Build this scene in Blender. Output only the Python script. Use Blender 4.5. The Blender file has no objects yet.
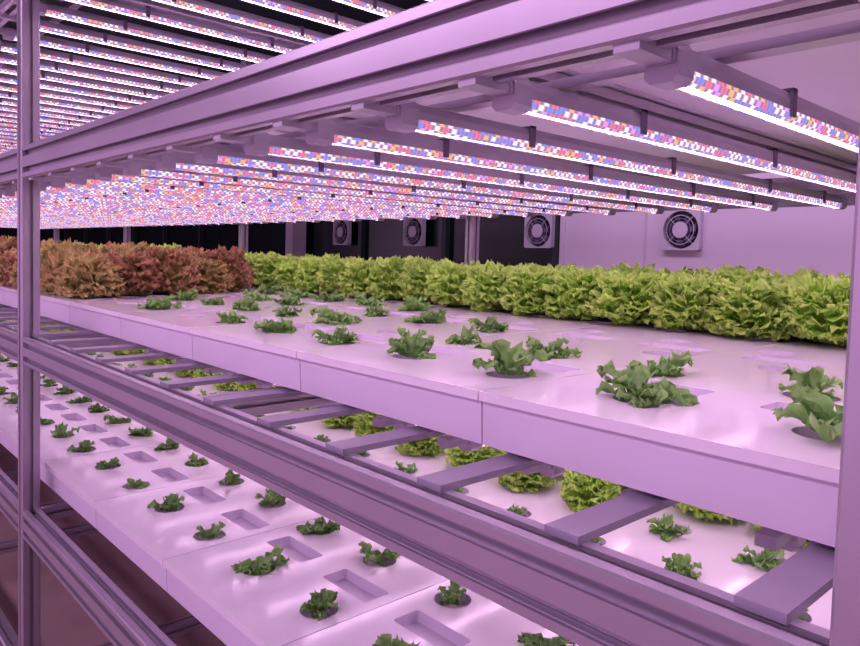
import bpy, bmesh, math, random
from mathutils import Matrix, Vector
random.seed(7)
sc = bpy.context.scene
sc.view_settings.view_transform = 'Standard'
ZC = 1.35
def link(o, parent=None):
    sc.collection.objects.link(o)
    if parent: o.parent = parent
    return o
def empty(name):
    e = bpy.data.objects.new(name, None); e.empty_display_size = .1
    return link(e)

# ---------------- materials ----------------
def mat(name, col, rough=.5, metal=0., spec=.5, noise=None, bump=0., coat=0.):
    m = bpy.data.materials.new(name); m.use_nodes = True
    nt = m.node_tree; b = nt.nodes['Principled BSDF']
    b.inputs['Roughness'].default_value = rough; b.inputs['Metallic'].default_value = metal
    b.inputs['Specular IOR Level'].default_value = spec
    b.inputs['Coat Weight'].default_value = coat
    b.inputs['Base Color'].default_value = (*col, 1)
    tc = nt.nodes.new('ShaderNodeTexCoord'); n = nt.nodes.new('ShaderNodeTexNoise')
    nt.links.new(tc.outputs['Object'], n.inputs['Vector'])
    sc_, amt = noise if noise else (20, .06)
    n.inputs['Scale'].default_value = sc_; n.inputs['Detail'].default_value = 5
    r = nt.nodes.new('ShaderNodeValToRGB')
    r.color_ramp.elements[0].position = .3; r.color_ramp.elements[1].position = .7
    r.color_ramp.elements[0].color = (*[c*(1-amt) for c in col], 1)
    r.color_ramp.elements[1].color = (*[min(1, c*(1+amt)) for c in col], 1)
    nt.links.new(n.outputs['Fac'], r.inputs['Fac']); nt.links.new(r.outputs['Color'], b.inputs['Base Color'])
    if bump:
        bp = nt.nodes.new('ShaderNodeBump'); bp.inputs['Strength'].default_value = bump
        bp.inputs['Distance'].default_value = .01
        nt.links.new(n.outputs['Fac'], bp.inputs['Height']); nt.links.new(bp.outputs['Normal'], b.inputs['Normal'])
    return m
M_alu = mat('aluminium', (.48, .42, .50), .30, .6, noise=(6, .06))
M_tray = mat('tray_plastic', (.86, .79, .86), .10, 0, .6, noise=(9, .02), bump=.03)
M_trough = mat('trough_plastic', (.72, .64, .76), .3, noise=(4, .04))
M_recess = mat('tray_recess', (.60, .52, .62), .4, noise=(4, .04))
M_house = mat('lamp_housing', (.46, .41, .50), .42, .2)
M_slat = mat('shelf_slat', (.32, .28, .36), .42, .2)
M_cap = mat('lamp_cap', (.48, .43, .52), .45)
M_clip = mat('lamp_clip', (.14, .10, .16), .5)
M_wall = mat('wall_paint', (.70, .61, .72), .6, noise=(1.5, .04))
M_dark = mat('dark_wall', (.006, .020, .021), .35)
M_glass = mat('window_glass_dark', (.002, .010, .011), .2)
M_frame = mat('window_frame', (.02, .035, .037), .4)
M_ceil = mat('ceiling_paint', (.012, .025, .026), .8)
M_floor = mat('floor_epoxy', (.40, .27, .26), .3, noise=(2.2, .22), bump=.05)
M_fan = mat('fan_plastic', (.60, .56, .64), .4)
M_fandark = mat('fan_blade', (.015, .015, .025), .4)
M_hub = mat('fan_hub', (.08, .06, .14), .5)

def leafmat(name, base, mid, tip, tr=.3, vmin=.72, vmax=1.22, hue=0.):
    m = bpy.data.materials.new(name); m.use_nodes = True
    nt = m.node_tree; b = nt.nodes['Principled BSDF']; out = nt.nodes['Material Output']
    at = nt.nodes.new('ShaderNodeAttribute'); at.attribute_name = 'leafv'
    r = nt.nodes.new('ShaderNodeValToRGB'); e = r.color_ramp.elements
    e[0].position = .05; e[0].color = (*base, 1); e[1].position = 1.; e[1].color = (*tip, 1)
    k = e.new(.55); k.color = (*mid, 1)
    tc = nt.nodes.new('ShaderNodeTexCoord'); n = nt.nodes.new('ShaderNodeTexNoise'); n.inputs['Scale'].default_value = 45
    nt.links.new(tc.outputs['Object'], n.inputs['Vector'])
    oi = nt.nodes.new('ShaderNodeObjectInfo')
    mr = nt.nodes.new('ShaderNodeMapRange'); mr.inputs['To Min'].default_value = vmin; mr.inputs['To Max'].default_value = vmax
    ml = nt.nodes.new('ShaderNodeMath'); ml.operation = 'MULTIPLY_ADD'; ml.inputs[1].default_value = .35
    nt.links.new(oi.outputs['Random'], ml.inputs[0]); nt.links.new(n.outputs['Fac'], ml.inputs[2])
    nt.links.new(ml.outputs[0], mr.inputs['Value'])
    mr.inputs['From Min'].default_value = .3; mr.inputs['From Max'].default_value = 1.
    hs = nt.nodes.new('ShaderNodeHueSaturation')
    if hue:
        hm = nt.nodes.new('ShaderNodeMapRange'); hm.inputs['To Min'].default_value = .5; hm.inputs['To Max'].default_value = .5+hue
        nt.links.new(oi.outputs['Random'], hm.inputs['Value']); nt.links.new(hm.outputs['Result'], hs.inputs['Hue'])
    nt.links.new(at.outputs['Fac'], r.inputs['Fac']); nt.links.new(r.outputs['Color'], hs.inputs['Color'])
    nt.links.new(mr.outputs['Result'], hs.inputs['Value'])
    nt.links.new(hs.outputs['Color'], b.inputs['Base Color'])
    b.inputs['Roughness'].default_value = .4; b.inputs['Specular IOR Level'].default_value = .35
    t = nt.nodes.new('ShaderNodeBsdfTranslucent'); nt.links.new(hs.outputs['Color'], t.inputs['Color'])
    mx = nt.nodes.new('ShaderNodeMixShader'); mx.inputs[0].default_value = tr
    nt.links.new(b.outputs[0], mx.inputs[1]); nt.links.new(t.outputs[0], mx.inputs[2])
    nt.links.new(mx.outputs[0], out.inputs['Surface'])
    return m
M_green = leafmat('lettuce_green', (.50, .68, .18), (.46, .74, .11), (.70, .95, .24), .42, .82, 1.12)
M_red = leafmat('lettuce_red', (.46, .62, .18), (.46, .33, .15), (.56, .24, .17), .32, .78, 1.3, .09)
M_seed = leafmat('seedling_green', (.34, .50, .20), (.18, .40, .09), (.32, .56, .16), .3)

def ledmat():
    m = bpy.data.materials.new('led_strip'); m.use_nodes = True
    nt = m.node_tree; nt.nodes.clear(); L = nt.links
    out = nt.nodes.new('ShaderNodeOutputMaterial'); em = nt.nodes.new('ShaderNodeEmission')
    tc = nt.nodes.new('ShaderNodeTexCoord'); sp = nt.nodes.new('ShaderNodeSeparateXYZ')
    L.new(tc.outputs['Object'], sp.inputs[0])
    def mth(op, a, b=None):
        n = nt.nodes.new('ShaderNodeMath'); n.operation = op
        for i, v in enumerate([a, b]):
            if v is None: continue
            if isinstance(v, (int, float)): n.inputs[i].default_value = v
            else: L.new(v, n.inputs[i])
        return n.outputs[0]
    zrow = mth('FLOOR', mth('MULTIPLY', sp.outputs['Z'], 170.))
    y = mth('ADD', mth('DIVIDE', sp.outputs['Y'], .0150), mth('MULTIPLY', zrow, .5))
    cell = mth('FLOOR', y); fr = mth('FRACT', y)
    xc = mth('FLOOR', mth('DIVIDE', sp.outputs['X'], .0585))
    cb = nt.nodes.new('ShaderNodeCombineXYZ'); L.new(cell, cb.inputs[0]); L.new(xc, cb.inputs[1]); L.new(zrow, cb.inputs[2])
    wn = nt.nodes.new('ShaderNodeTexWhiteNoise'); wn.noise_dimensions = '3D'; L.new(cb.outputs[0], wn.inputs['Vector'])
    r = nt.nodes.new('ShaderNodeValToRGB'); r.color_ramp.interpolation = 'CONSTANT'
    cols = [(0, (1, .80, .93)), (.26, (1, .15, .26)), (.42, (.20, .26, 1)), (.62, (1, .46, .16)), (.76, (.8, .3, 1)), (.86, (1, .85, 1))]
    e = r.color_ramp.elements; e[0].position = 0; e[0].color = (*cols[0][1], 1); e[1].position = cols[1][0]; e[1].color = (*cols[1][1], 1)
    for p, c in cols[2:]:
        k = e.new(p); k.color = (*c, 1)
    L.new(wn.outputs['Value'], r.inputs['Fac'])
    d = mth('ABSOLUTE', mth('SUBTRACT', fr, .5))
    mr = nt.nodes.new('ShaderNodeMapRange'); mr.inputs['From Min'].default_value = .44; mr.inputs['From Max'].default_value = .15
    mr.inputs['To Min'].default_value = 0; mr.inputs['To Max'].default_value = 1
    L.new(d, mr.inputs['Value'])
    mix = nt.nodes.new('ShaderNodeMix'); mix.data_type = 'RGBA'
    L.new(mr.outputs['Result'], mix.inputs['Factor'])
    mix.inputs['A'].default_value = (.80, .48, .86, 1); L.new(r.outputs['Color'], mix.inputs['B'])
    st = mth('ADD', mth('MULTIPLY', mr.outputs['Result'], .75), .48)
    L.new(mix.outputs['Result'], em.inputs['Color']); L.new(st, em.inputs['Strength'])
    L.new(em.outputs[0], out.inputs['Surface'])
    return m
M_led = ledmat()
def ledboard():
    m = bpy.data.materials.new('led_board'); m.use_nodes = True
    nt = m.node_tree; nt.nodes.clear(); L = nt.links
    out = nt.nodes.new('ShaderNodeOutputMaterial'); em = nt.nodes.new('ShaderNodeEmission')
    tc = nt.nodes.new('ShaderNodeTexCoord'); wv = nt.nodes.new('ShaderNodeTexWave'); wv.bands_direction='Y'; wv.inputs['Scale'].default_value=19
    L.new(tc.outputs['Object'], wv.inputs['Vector'])
    mr = nt.nodes.new('ShaderNodeMapRange'); mr.inputs['To Min'].default_value = 9; mr.inputs['To Max'].default_value = 19
    L.new(wv.outputs['Fac'], mr.inputs['Value']); L.new(mr.outputs['Result'], em.inputs['Strength'])
    em.inputs['Color'].default_value = (1, .63, .95, 1)
    L.new(em.outputs[0], out.inputs['Surface']); return m
M_board = ledboard()

# ---------------- mesh builder ----------------
class MB:
    def __init__(s): s.v=[]; s.f=[]; s.m=[]; s.mats=[]
    def mi(s, m):
        if m not in s.mats: s.mats.append(m)
        return s.mats.index(m)
    def box(s, x0,x1,y0,y1,z0,z1, m):
        i=len(s.v); k=s.mi(m)
        s.v += [(x,y,z) for z in (z0,z1) for y in (y0,y1) for x in (x0,x1)]
        for f in [(0,2,3,1),(4,5,7,6),(0,1,5,4),(2,6,7,3),(0,4,6,2),(1,3,7,5)]:
            s.f.append(tuple(i+a for a in f)); s.m.append(k)
    def quad(s, pts, m):
        i=len(s.v); s.v+=pts; s.f.append(tuple(range(i,i+len(pts)))); s.m.append(s.mi(m))
    def prism(s, prof, axis, a0, a1, off, m, cap=True):
        i=len(s.v); k=s.mi(m); n=len(prof)
        for a in (a0,a1):
            for p,q in prof:
                if axis=='x': s.v.append((a, off[0]+p, off[1]+q))
                elif axis=='y': s.v.append((off[0]+p, a, off[1]+q))
                else: s.v.append((off[0]+p, off[1]+q, a))
        for j in range(n):
            s.f.append((i+j, i+(j+1)%n, i+n+(j+1)%n, i+n+j)); s.m.append(k)
        if cap:
            s.f.append(tuple(i+j for j in range(n))[::-1]); s.m.append(k)
            s.f.append(tuple(i+n+j for j in range(n))); s.m.append(k)
    def mesh(s, name, fix=True):
        me=bpy.data.meshes.new(name); me.from_pydata(s.v,[],s.f)
        for m in s.mats: me.materials.append(m)
        me.polygons.foreach_set('material_index', s.m)
        if fix:
            bm=bmesh.new(); bm.from_mesh(me); bmesh.ops.recalc_face_normals(bm, faces=bm.faces[:]); bm.to_mesh(me); bm.free()
        me.update(); return me
    def obj(s, name, parent=None, loc=(0,0,0)):
        o=bpy.data.objects.new(name, s.mesh(name)); o.location=loc; return link(o,parent)

def tslot(w,h,nw,nh,g=.010,d=.010):
    pts=[]
    def side(ax,ay,bx,by,n,nx,ny):
        L=math.hypot(bx-ax,by-ay); ux,uy=(bx-ax)/L,(by-ay)/L
        c=.0025
        pts.append((ax+ux*c,ay+uy*c))
        for i in range(n):
            t=L*(i+.5)/n
            for tt,dd in ((t-g/2,0),(t-g/2,d*.3),(t-g*.8,d*.3),(t-g*.8,d),(t+g*.8,d),(t+g*.8,d*.3),(t+g/2,d*.3),(t+g/2,0)):
                pts.append((ax+ux*tt+nx*dd, ay+uy*tt+ny*dd))
        pts.append((bx-ux*c,by-uy*c))
    W,H=w/2,h/2
    side(-W,-H,W,-H,nw,0,1); side(W,-H,W,H,nh,-1,0); side(W,H,-W,H,nw,0,-1); side(-W,H,-W,-H,nh,1,0)
    return pts
P_post=tslot(.046,.046,1,1)
P_beam=tslot(.045,.086,1,2,.015,.014)
P_beam2=tslot(.045,.074,1,2,.014,.014)
P_cross=tslot(.04,.04,1,1,.008,.008)

YF=.50; S=.045; YB=2.24
XL=-8.45; XR=2.0
posts_x=[-2.19-2.06*k for k in range(-2,4)]
# ---------------- rack ----------------
rack=empty('grow_rack')
for i,px in enumerate(posts_x):
    for j,py in enumerate((YF+S/2, YB+S/2)):
        b=MB(); b.prism(P_post,'z',0.012,ZC+1.25,(px,py),M_alu)
        b.box(px-.04,px+.04,py-.04,py+.04,0,.012,M_alu)
        b.obj(f'post_{i}_{j}',rack)
for li,(zc,pr,hh) in enumerate([(.216,P_beam,.043),(-.292,P_beam2,.037),(-.772,P_beam2,.037),(-1.24,P_beam2,.037),(.713,P_beam,.043)]):
    for j,py in enumerate((YF+S/2,YB+S/2)):
        for k in range(len(posts_x)-1):
            a=posts_x[k+1]+.023; c=posts_x[k]-.023
            b=MB(); b.prism(pr,'x',a,c,(py,ZC+zc),M_alu); b.obj(f'beam_{li}_{j}_{k}',rack)
    b=MB(); top=zc+hh
    x=posts_x[-1]
    while x<=posts_x[0]+.01:
        b.prism(P_cross,'y',YF+S,YB,(x,ZC+top-.022),M_alu); x+=.515 if li==0 else 1.03
    b.obj(f'crossbars_{li}',rack)
b=MB(); x=-.385+.178*12
while x>XL+.1:
    b.box(x-.019,x+.019,YF+.025,YB+.03,ZC-.255,ZC-.247,M_slat)
    x-=.178
b.obj('slats',rack)
b=MB()
for yy in (.70,1.9): b.box(XL+.2,XR,yy,yy+.04,ZC-.7345,ZC-.6955,M_slat)
for yy in (.72,1.9): b.box(XL+.2,XR,yy,yy+.03,ZC-.2465,ZC-.2405,M_slat)
b.obj('tray_runners',rack)

# ---------------- trays ----------------
PL=.425; PD=1.46
def circle(cx,cy,r,n=24): return [(cx+r*math.cos(2*math.pi*i/n), cy+r*math.sin(2*math.pi*i/n)) for i in range(n)]
def rrect(cx,cy,w,h,r=.006):
    p=[]
    for sx,sy,aa in ((1,1,(0,45,90)),(-1,1,(90,45,0)),(-1,-1,(0,45,90)),(1,-1,(90,45,0))):
        for a in aa:
            t=math.radians(a); p.append((cx+sx*(w/2-r+r*math.cos(t)), cy+sy*(h/2-r+r*math.sin(t))))
    return p
ROWS=[.128,.335,.55,.765,.98,1.195,1.36]
def tray_mesh(rects=True):
    bm=bmesh.new(); g=.0012
    def loop(pts,z=0):
        vs=[bm.verts.new((x,y,z)) for x,y in pts]
        es=[bm.edges.new((vs[i],vs[(i+1)%len(vs)])) for i in range(len(vs))]
        return vs,es
    outer=[(-PL+g,0),(-g,0),(-g,PD),(-PL+g,PD)]
    ov,E=loop(outer)
    holes=[]
    for ri,ry in enumerate(ROWS):
        for lx in ((.06,.2725) if ri%2==0 else (.15,.3625)):
            if ri>4: continue
            holes.append(circle(-lx,ry,.034))
    for ry in (.232,.66):
        for lx in (.095,.3075): holes.append(rrect(-lx,ry,.135,.058))
    HV=[]
    for h in holes:
        v,e=loop(h); HV.append(v); E+=e
    bmesh.ops.triangle_fill(bm,use_beauty=True,use_dissolve=False,edges=E)
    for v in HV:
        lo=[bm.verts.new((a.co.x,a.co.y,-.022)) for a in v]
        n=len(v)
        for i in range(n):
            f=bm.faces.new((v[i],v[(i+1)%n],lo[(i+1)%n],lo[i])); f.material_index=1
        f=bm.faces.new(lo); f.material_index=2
    lo=[bm.verts.new((x,y,-.012)) for x,y in outer]
    for i in range(4): bm.faces.new((ov[i],ov[(i+1)%4],lo[(i+1)%4],lo[i]))
    i2=[bm.verts.new((x,(.007 if y==0 else PD-.007),-.012)) for x,y in outer]
    for i in range(4): bm.faces.new((lo[i],lo[(i+1)%4],i2[(i+1)%4],i2[i]))
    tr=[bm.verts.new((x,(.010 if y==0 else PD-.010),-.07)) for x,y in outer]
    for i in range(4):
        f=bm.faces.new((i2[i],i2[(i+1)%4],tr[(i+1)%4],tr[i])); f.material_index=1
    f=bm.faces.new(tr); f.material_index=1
    bmesh.ops.recalc_face_normals(bm,faces=bm.faces[:])
    me=bpy.data.meshes.new('tray_panel'); bm.to_mesh(me); bm.free()
    me.materials.append(M_tray); me.materials.append(M_trough); me.materials.append(M_recess)
    return me
TM=tray_mesh()
def trays(zt, y0, xb):
    e=empty('hydroponic_tray'); n0=int(math.ceil((xb-XR)/PL))
    x=xb-n0*PL; k=0
    while x-PL>XL+.2:
        o=bpy.data.objects.new(f'panel_{k}',TM); o.location=(x,y0,ZC+zt); link(o,e); x-=PL; k+=1
    return e
trays(.33,.655,-.19); trays(-.17,.655,-.19); trays(-.625,.57,-.96)

# ---------------- LED tubes ----------------
def tubes(z, y0=.535, name='led_grow_light_array'):
    b=MB(); z=ZC+z; y1=2.12
    hp=[(-.0135,.0),(.0135,.0),(.0135,.009),(.009,.019),(-.009,.019),(-.0135,.009)]
    cp=[(-.0155,-.009),(-.0095,-.0145),(.0095,-.0145),(.0155,-.009),(.0155,.012),(.0100,.021),(-.0100,.021),(-.0155,.012)]
    x=-.325+.178*12
    while x>XL+.1:
        b.prism(hp,'y',y0+.02,y1,(x,z),M_house)
        b.prism(cp,'y',y0+.024,y0+.052,(x,z),M_cap)
        b.prism(cp,'y',y1-.035,y1,(x,z),M_cap)
        ya,yb=y0+.052,y1-.035
        for s in (-1,1):   # curved side diffusers
            pr=[(s*.0125,0),(s*.0120,-.0055),(s*.0100,-.0095),(s*.0070,-.0120)]
            for (p0,q0),(p1,q1) in zip(pr[:-1],pr[1:]):
                b.quad([(x+p0,ya,z+q0),(x+p0,yb,z+q0),(x+p1,yb,z+q1),(x+p1,ya,z+q1)],M_led)
        b.quad([(x-.0078,ya,z-.0100),(x-.0078,yb,z-.0100),(x+.0078,yb,z-.0100),(x+.0078,ya,z-.0100)],M_board)
        b.box(x-.012,x+.012,y0-.03,y0+.03,z+.001,z+.016,M_cap)
        for cy in (.80,1.20,1.62,1.95):
            if cy<y0: continue
            b.box(x-.0165,x-.0135,cy,cy+.011,z-.008,z+.022,M_clip)
            b.box(x+.0135,x+.0165,cy,cy+.011,z-.008,z+.022,M_clip)
            b.box(x-.0165,x+.0165,cy,cy+.011,z+.019,z+.022,M_clip)
        x-=.178
    for cy in (y0+.125,2.02):
        b.box(XL+.1,XR-.05,cy-.012,cy+.012,z+.023,z+.033,M_alu)
    return b.obj(name)
tubes(.165+.497); tubes(.165); tubes(-.325,.86)

# ---------------- lettuce ----------------
def leaf(V,F,A,base,az,e0,curl,L,W,ruf,freq,nu=8,nv=9,stalk=.18,cup=.15,rnd=random):
    i0=len(V); px,pz=0.,0.; el=e0; ph=rnd.uniform(0,6.28); ph2=rnd.uniform(0,6.28)
    ca,sa=math.cos(az),math.sin(az); side=Vector((-sa,ca,0)); twist=rnd.uniform(-.35,.35)
    for j in range(nv+1):
        v=j/nv; el=e0-curl*v*v
        if j: px+=math.cos(el)*L/nv; pz+=math.sin(el)*L/nv
        c=Vector(base)+Vector((ca*px,sa*px,pz))
        t=Vector((ca*math.cos(el),sa*math.cos(el),math.sin(el)))
        s=(side+t.cross(side)*twist*v).normalized(); n=s.cross(t)*-1
        if n.z<0 and el<1.2: n=-n
        w=W*(.14 if v<stalk*.5 else min(1,.14+.86*math.sin(min(1,(v-stalk*.5)/(.72-stalk*.5))*math.pi/2)**1.1))
        if v>.72: w*=math.sqrt(max(.0,1-((v-.72)/.30)**2))
        for i in range(nu+1):
            u=-1+2*i/nu; au=abs(u)
            edge=max(au**2, max(0,(v-.6)/.4)**1.5)*min(1,v*2.2)
            r=ruf*edge*(math.sin(freq*v*6.283+ph+(2.1 if u>0 else 0))+.6*math.sin(freq*1.9*v*6.283+ph2+u*5)+.7*math.sin(u*9+ph2+v*4))
            p=c+s*(u*w/2+ruf*.5*edge*math.sin(freq*v*9+ph2))+n*(cup*w*au*au+r)+t*(ruf*.8*edge*math.sin(u*13+ph))
            if p.z<.008: p.z=.008
            V.append(p); A.append(min(1,v*.55+.45*edge))
    for j in range(nv):
        for i in range(nu):
            a=i0+j*(nu+1)+i; F.append((a,a+1,a+nu+2,a+nu+1))
def fin(name,V,F,A,m,extra=None):
    me=bpy.data.meshes.new(name); me.from_pydata([tuple(v) for v in V],[],F)
    me.materials.append(m)
    at=me.attributes.new('leafv','FLOAT','POINT'); at.data.foreach_set('value',A)
    me.polygons.foreach_set('use_smooth',[True]*len(F)); me.update(); return me
def big(name,m,n=130,H=.150,Rr=.086,seed=0,ruf=.0062,W=.042):
    rnd=random.Random(seed); V=[];F=[];A=[]
    for k in range(n):
        f=(k+.5)/n
        az=k*2.39996+rnd.uniform(-.2,.2)
        th=math.radians(4+112*f**.85+rnd.uniform(-9,9))
        tr,tz=Rr*math.sin(th)*1.05, H-Rr+Rr*math.cos(th)
        L=math.hypot(tr,tz)*rnd.uniform(.93,1.12); e=math.atan2(tz,tr)
        c=math.radians(rnd.uniform(25,80))
        leaf(V,F,A,(.006*math.cos(az),.006*math.sin(az),.0),az,min(1.5,e+c*.33),c,L,W*rnd.uniform(.8,1.3),ruf,rnd.uniform(2.5,4.2),9,11,.5,cup=-.12,rnd=rnd)
    return fin(name,V,F,A,m)
def small(name,m,n,L0,seed,up):
    rnd=random.Random(seed); V=[];F=[];A=[]
    for k in range(n):
        f=(k+.5)/n; az=k*2.39996+rnd.uniform(-.4,.4)
        e0=math.radians(up-38*f+rnd.uniform(-12,12))
        L=L0*rnd.uniform(.55,1.25)
        leaf(V,F,A,(0,0,0),az,e0,math.radians(rnd.uniform(25,75)),L,L*rnd.uniform(.36,.55),L*.09,rnd.uniform(2,3.5),8,9,.5,rnd=rnd)
    return fin(name,V,F,A,m)
G=[big(f'green_lettuce_head_{i}',M_green,seed=i) for i in range(4)]
R=[big(f'red_lettuce_head_{i}',M_red,n=110,H=.15,Rr=.092,seed=20+i,ruf=.008,W=.05) for i in range(3)]
SD=[small(f'seedling_{i}',M_seed,(11,14,16,12,15,17)[i],(.063,.060,.058,.064,.060,.056)[i],40+i,76) for i in range(6)]
SF=[small(f'flat_seedling_{i}',M_seed,24,.064,60+i,58) for i in range(4)]
def put(me,par,x,y,z,s,nm,sz=None):
    o=bpy.data.objects.new(nm,me); o.location=(x,y,ZC+z); o.rotation_euler=(random.uniform(-.06,.06),random.uniform(-.06,.06),random.uniform(0,6.28))
    o.scale=(s,s,sz or s); link(o,par)

bed=empty('green_lettuce_bed'); k=0
for ri,yy in enumerate((1.665,1.84,2.01)):
    x=1.9+ri*.06
    while x>-8.2:
        s=random.uniform(1.0,1.18)
        put(random.choice(G),bed,x+random.uniform(-.015,.015),yy+random.uniform(-.012,.012),-.174,s,f'head_{k}',random.uniform(.92,1.08)); k+=1
        x-=.162
for ri,yy in enumerate((1.36,1.52)):
    x=-3.3-ri*.1
    while x>-8.2:
        put(random.choice(G),bed,x,yy,-.174,random.uniform(.98,1.15),f'head_{k}',random.uniform(1.0,1.25)); k+=1; x-=.16
rb=empty('red_lettuce_bed'); k=0
for ri,yy in enumerate((.765,.91,1.06,1.22,1.37)):
    x=-2.46-ri*.06
    while x>(-8.2 if ri<3 else -4.0 if ri==3 else -3.2):
        if ri==0 and x<-3.6:
            put(random.choice(G),rb,x,yy,-.174,1.15,f'head_{k}',1.3); k+=1; x-=.16; continue
        put(random.choice(R),rb,x+random.uniform(-.02,.02),yy,-.176,random.uniform(.9,1.18),f'head_{k}',random.uniform(.9,1.28)); k+=1; x-=.155
sb=empty('lettuce_seedlings'); k=0
for ri in range(4):
    y=.655+ROWS[ri]
    n=-10
    while True:
        x=-.25-.2125*n-(.09 if ri%2 else 0); n+=1
        if x<-2.36-(.1*ri): break
        if x>1.9: continue
        if ri==2 and x>-1.0: continue
        if ri==3 and x>-1.5: continue
        if random.random()<.12 and x<-1.0: continue
        flat = x<-.95 or ri==1 or n==2
        me=SF[n%4] if flat else SD[n%6]
        s=(.88 if n==2 and ri==0 else random.uniform(.75,.88) if ri==1 else random.uniform(.95,1.08)) if x>-.85 else random.uniform(.6,.92)
        if ri==1 and n==1: me,s=SD[3],.8
        put(me,sb,x,y,-.178,s,f'seedling_{k}'); k+=1
lb=empty('lettuce_seedlings'); k=0
for ri in range(5):
    y=.57+ROWS[ri]; n=-14
    while True:
        x=-1.02-.2125*n-(.09 if ri%2 else 0); n+=1
        if x<-8: break
        if x>1.8: continue
        if ri<3:
            put(random.choice(SD+SF),lb,x,y,-.638,random.uniform(.58,.85),f'seedling_{k}')
        elif ri==4:
            big_=x<-1.2 or random.random()<.5
            put(random.choice(G) if big_ else random.choice(SF),lb,x,y-.04,-.632,random.uniform(.72,.95) if big_ else .8,f'plant_{k}')
        else:
            put(random.choice(SD),lb,x,y,-.638,random.uniform(.3,.8),f'plant_{k}')
        k+=1
for yy in (1.70,1.87):
    x=1.8
    while x>-8:
        if random.random()>.15 or yy>1.8: put(random.choice(G),lb,x,yy,-.629,random.uniform(.85,1.05),f'head_{k}')
        k+=1; x-=.2

# ---------------- room ----------------
def slab(name,x0,x1,y0,y1,z0,z1,m):
    b=MB(); b.box(x0,x1,y0,y1,z0,z1,m); return b.obj(name)
slab('floor',-18,5,-4,5.3,-.1,0,M_floor)
slab('ceiling',-18,5,-4,5.3,3.0,3.1,M_ceil)
YW=5.0
b=MB(); b.box(-3.73,5,YW,YW+.15,0,3.0,M_wall); b.box(-2.985,-2.965,YW-.006,YW,0,3.0,M_recess); b.box(-3.78,-3.73,YW-.02,YW+.15,0,3,M_wall)
b.obj('wall_back')
b=MB(); b.box(-18,-3.78,YW,YW+.15,0,.9,M_dark); b.box(-18,-3.78,YW,YW+.15,2.4,3,M_dark)
b.box(-18,-3.78,YW+.06,YW+.08,.9,2.4,M_glass)
x=-3.84
while x>-18: b.box(x-.03,x+.03,YW,YW+.12,.9,2.4,M_frame); x-=1.4
b.obj('window_1')
slab('wall_left',-18.15,-18,-4,5.3,0,3,M_dark)
slab('wall_right',5,5.15,-4,5.3,0,3,M_wall)
b=MB(); b.box(-7.92,-7.76,YW-.2,YW,0,3,M_wall); b.obj('wall_column')
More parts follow.
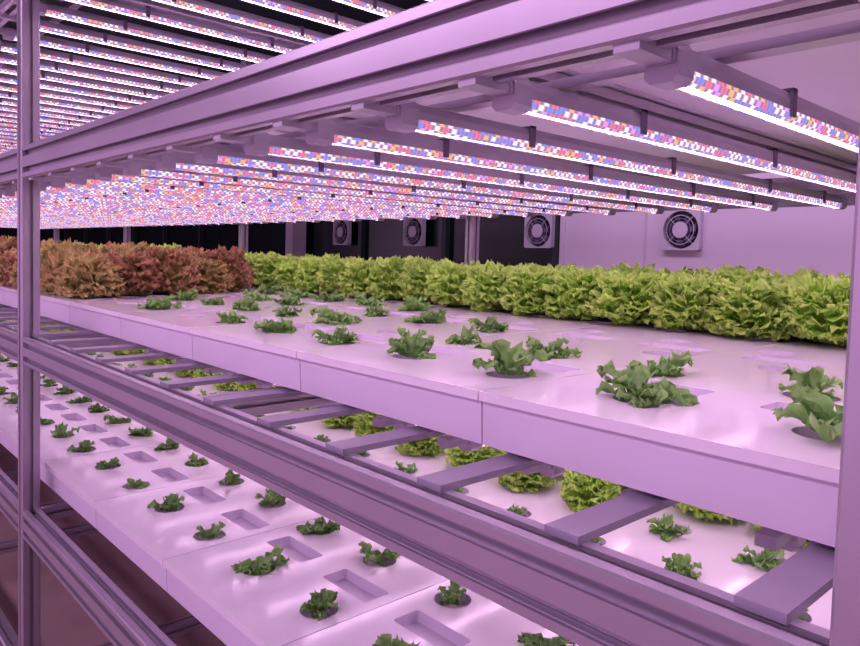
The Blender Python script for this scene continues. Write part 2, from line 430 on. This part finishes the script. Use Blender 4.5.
def fan(x,z):
    e=empty('ventilation_fan'); e.location=(x,YW-.05,ZC+z)
    bm=bmesh.new()
    def loop(p):
        vs=[bm.verts.new((u,0,w)) for u,w in p]; return vs,[bm.edges.new((vs[i],vs[(i+1)%len(vs)])) for i in range(len(vs))]
    v1,e1=loop(rrect(0,0,.3,.3,.02)); v2,e2=loop(circle(0,0,.140,40))
    bmesh.ops.triangle_fill(bm,use_beauty=True,edges=e1+e2)
    r=bmesh.ops.extrude_face_region(bm,geom=bm.faces[:])
    bmesh.ops.translate(bm,vec=(0,-.05,0),verts=[g for g in r['geom'] if isinstance(g,bmesh.types.BMVert)])
    bmesh.ops.recalc_face_normals(bm,faces=bm.faces[:])
    me=bpy.data.meshes.new('fan_frame'); bm.to_mesh(me); bm.free(); me.materials.append(M_fan)
    o=bpy.data.objects.new('frame',me); o.location=(0,.05,0); link(o,e)
    b=MB(); b.prism(circle(0,0,.140,32),'y',.04,.05,(0,0),M_fandark)
    b.prism(circle(0,0,.068,24),'y',-.005,.03,(0,0),M_hub)
    b.prism(circle(0,0,.060,24),'y',-.009,-.005,(0,0),M_fan)
    for i in range(7):
        t=2*math.pi*i/7; pts=[]
        for rr,da,yy in ((.05,-.25,.0),(.12,-.1,.0),(.12,.45,.03),(.05,.35,.03)):
            pts.append((rr*math.cos(t+da),yy,rr*math.sin(t+da)))
        n=len(b.v); b.v+=pts; b.f.append((n,n+1,n+2,n+3)); b.m.append(b.mi(M_hub))
    for rr,ww in ((.085,.002),(.110,.005)):
        o_=circle(0,0,rr,32); i_=circle(0,0,rr-ww,32); n=len(b.v)
        b.v+=[(p,-.006,q) for p,q in o_]+[(p,-.006,q) for p,q in i_]
        for i in range(32): b.f.append((n+i,n+(i+1)%32,n+32+(i+1)%32,n+32+i)); b.m.append(b.mi(M_fan))
    for i in range(4):
        t=math.pi/4+i*math.pi/2
        n=len(b.v); c,s=math.cos(t),math.sin(t)
        for rr,w in ((.05,-.002),(.145,-.002),(.145,.002),(.05,.002)): b.v.append((rr*c-w*s,-.007,rr*s+w*c))
        b.f.append((n,n+1,n+2,n+3)); b.m.append(b.mi(M_fan))
    b.obj('rotor_and_guard',e)
for fx in (-2.66,-4.0,-5.66,-6.95): fan(fx,.232)

# ---------------- lights ----------------
w=bpy.data.worlds.new('World'); sc.world=w; w.use_nodes=True
bg=w.node_tree.nodes['Background']; bg.inputs[0].default_value=(.82,.45,.86,1); bg.inputs[1].default_value=1.3
def area(name,loc,rot,sx,sy,power,col):
    l=bpy.data.lights.new(name,'AREA'); l.shape='RECTANGLE'; l.size=sx; l.size_y=sy; l.energy=power; l.color=col
    o=bpy.data.objects.new(name,l); o.location=loc; o.rotation_euler=rot; link(o)
area('aisle_fill',(-2,-1.6,2.9),(math.radians(25),0,0),6,.4,80,(.95,.60,1))  # added fill light for rack fronts and floor, stands for no real fixture
area('back_wall_fill',(-1.5,3.6,2.9),(math.radians(20),0,0),5,.4,50,(.92,.60,1))  # extra fill put in behind the rack to brighten the back wall

# ---------------- camera ----------------
u=Vector((.6767,-.0573,.7340)).normalized(); v=Vector((.7361,.0151,-.6767)); wv=u.cross(v).normalized(); v=wv.cross(u)
Mx=Matrix((u,v,wv)).to_4x4(); Mx.translation=Vector((0,0,ZC))
cam=bpy.data.cameras.new('camera'); co=bpy.data.objects.new('camera',cam); link(co); co.matrix_world=Mx
cam.sensor_width=36; cam.lens=717/860*36; cam.shift_y=-31/860; cam.clip_start=.02
sc.camera=co
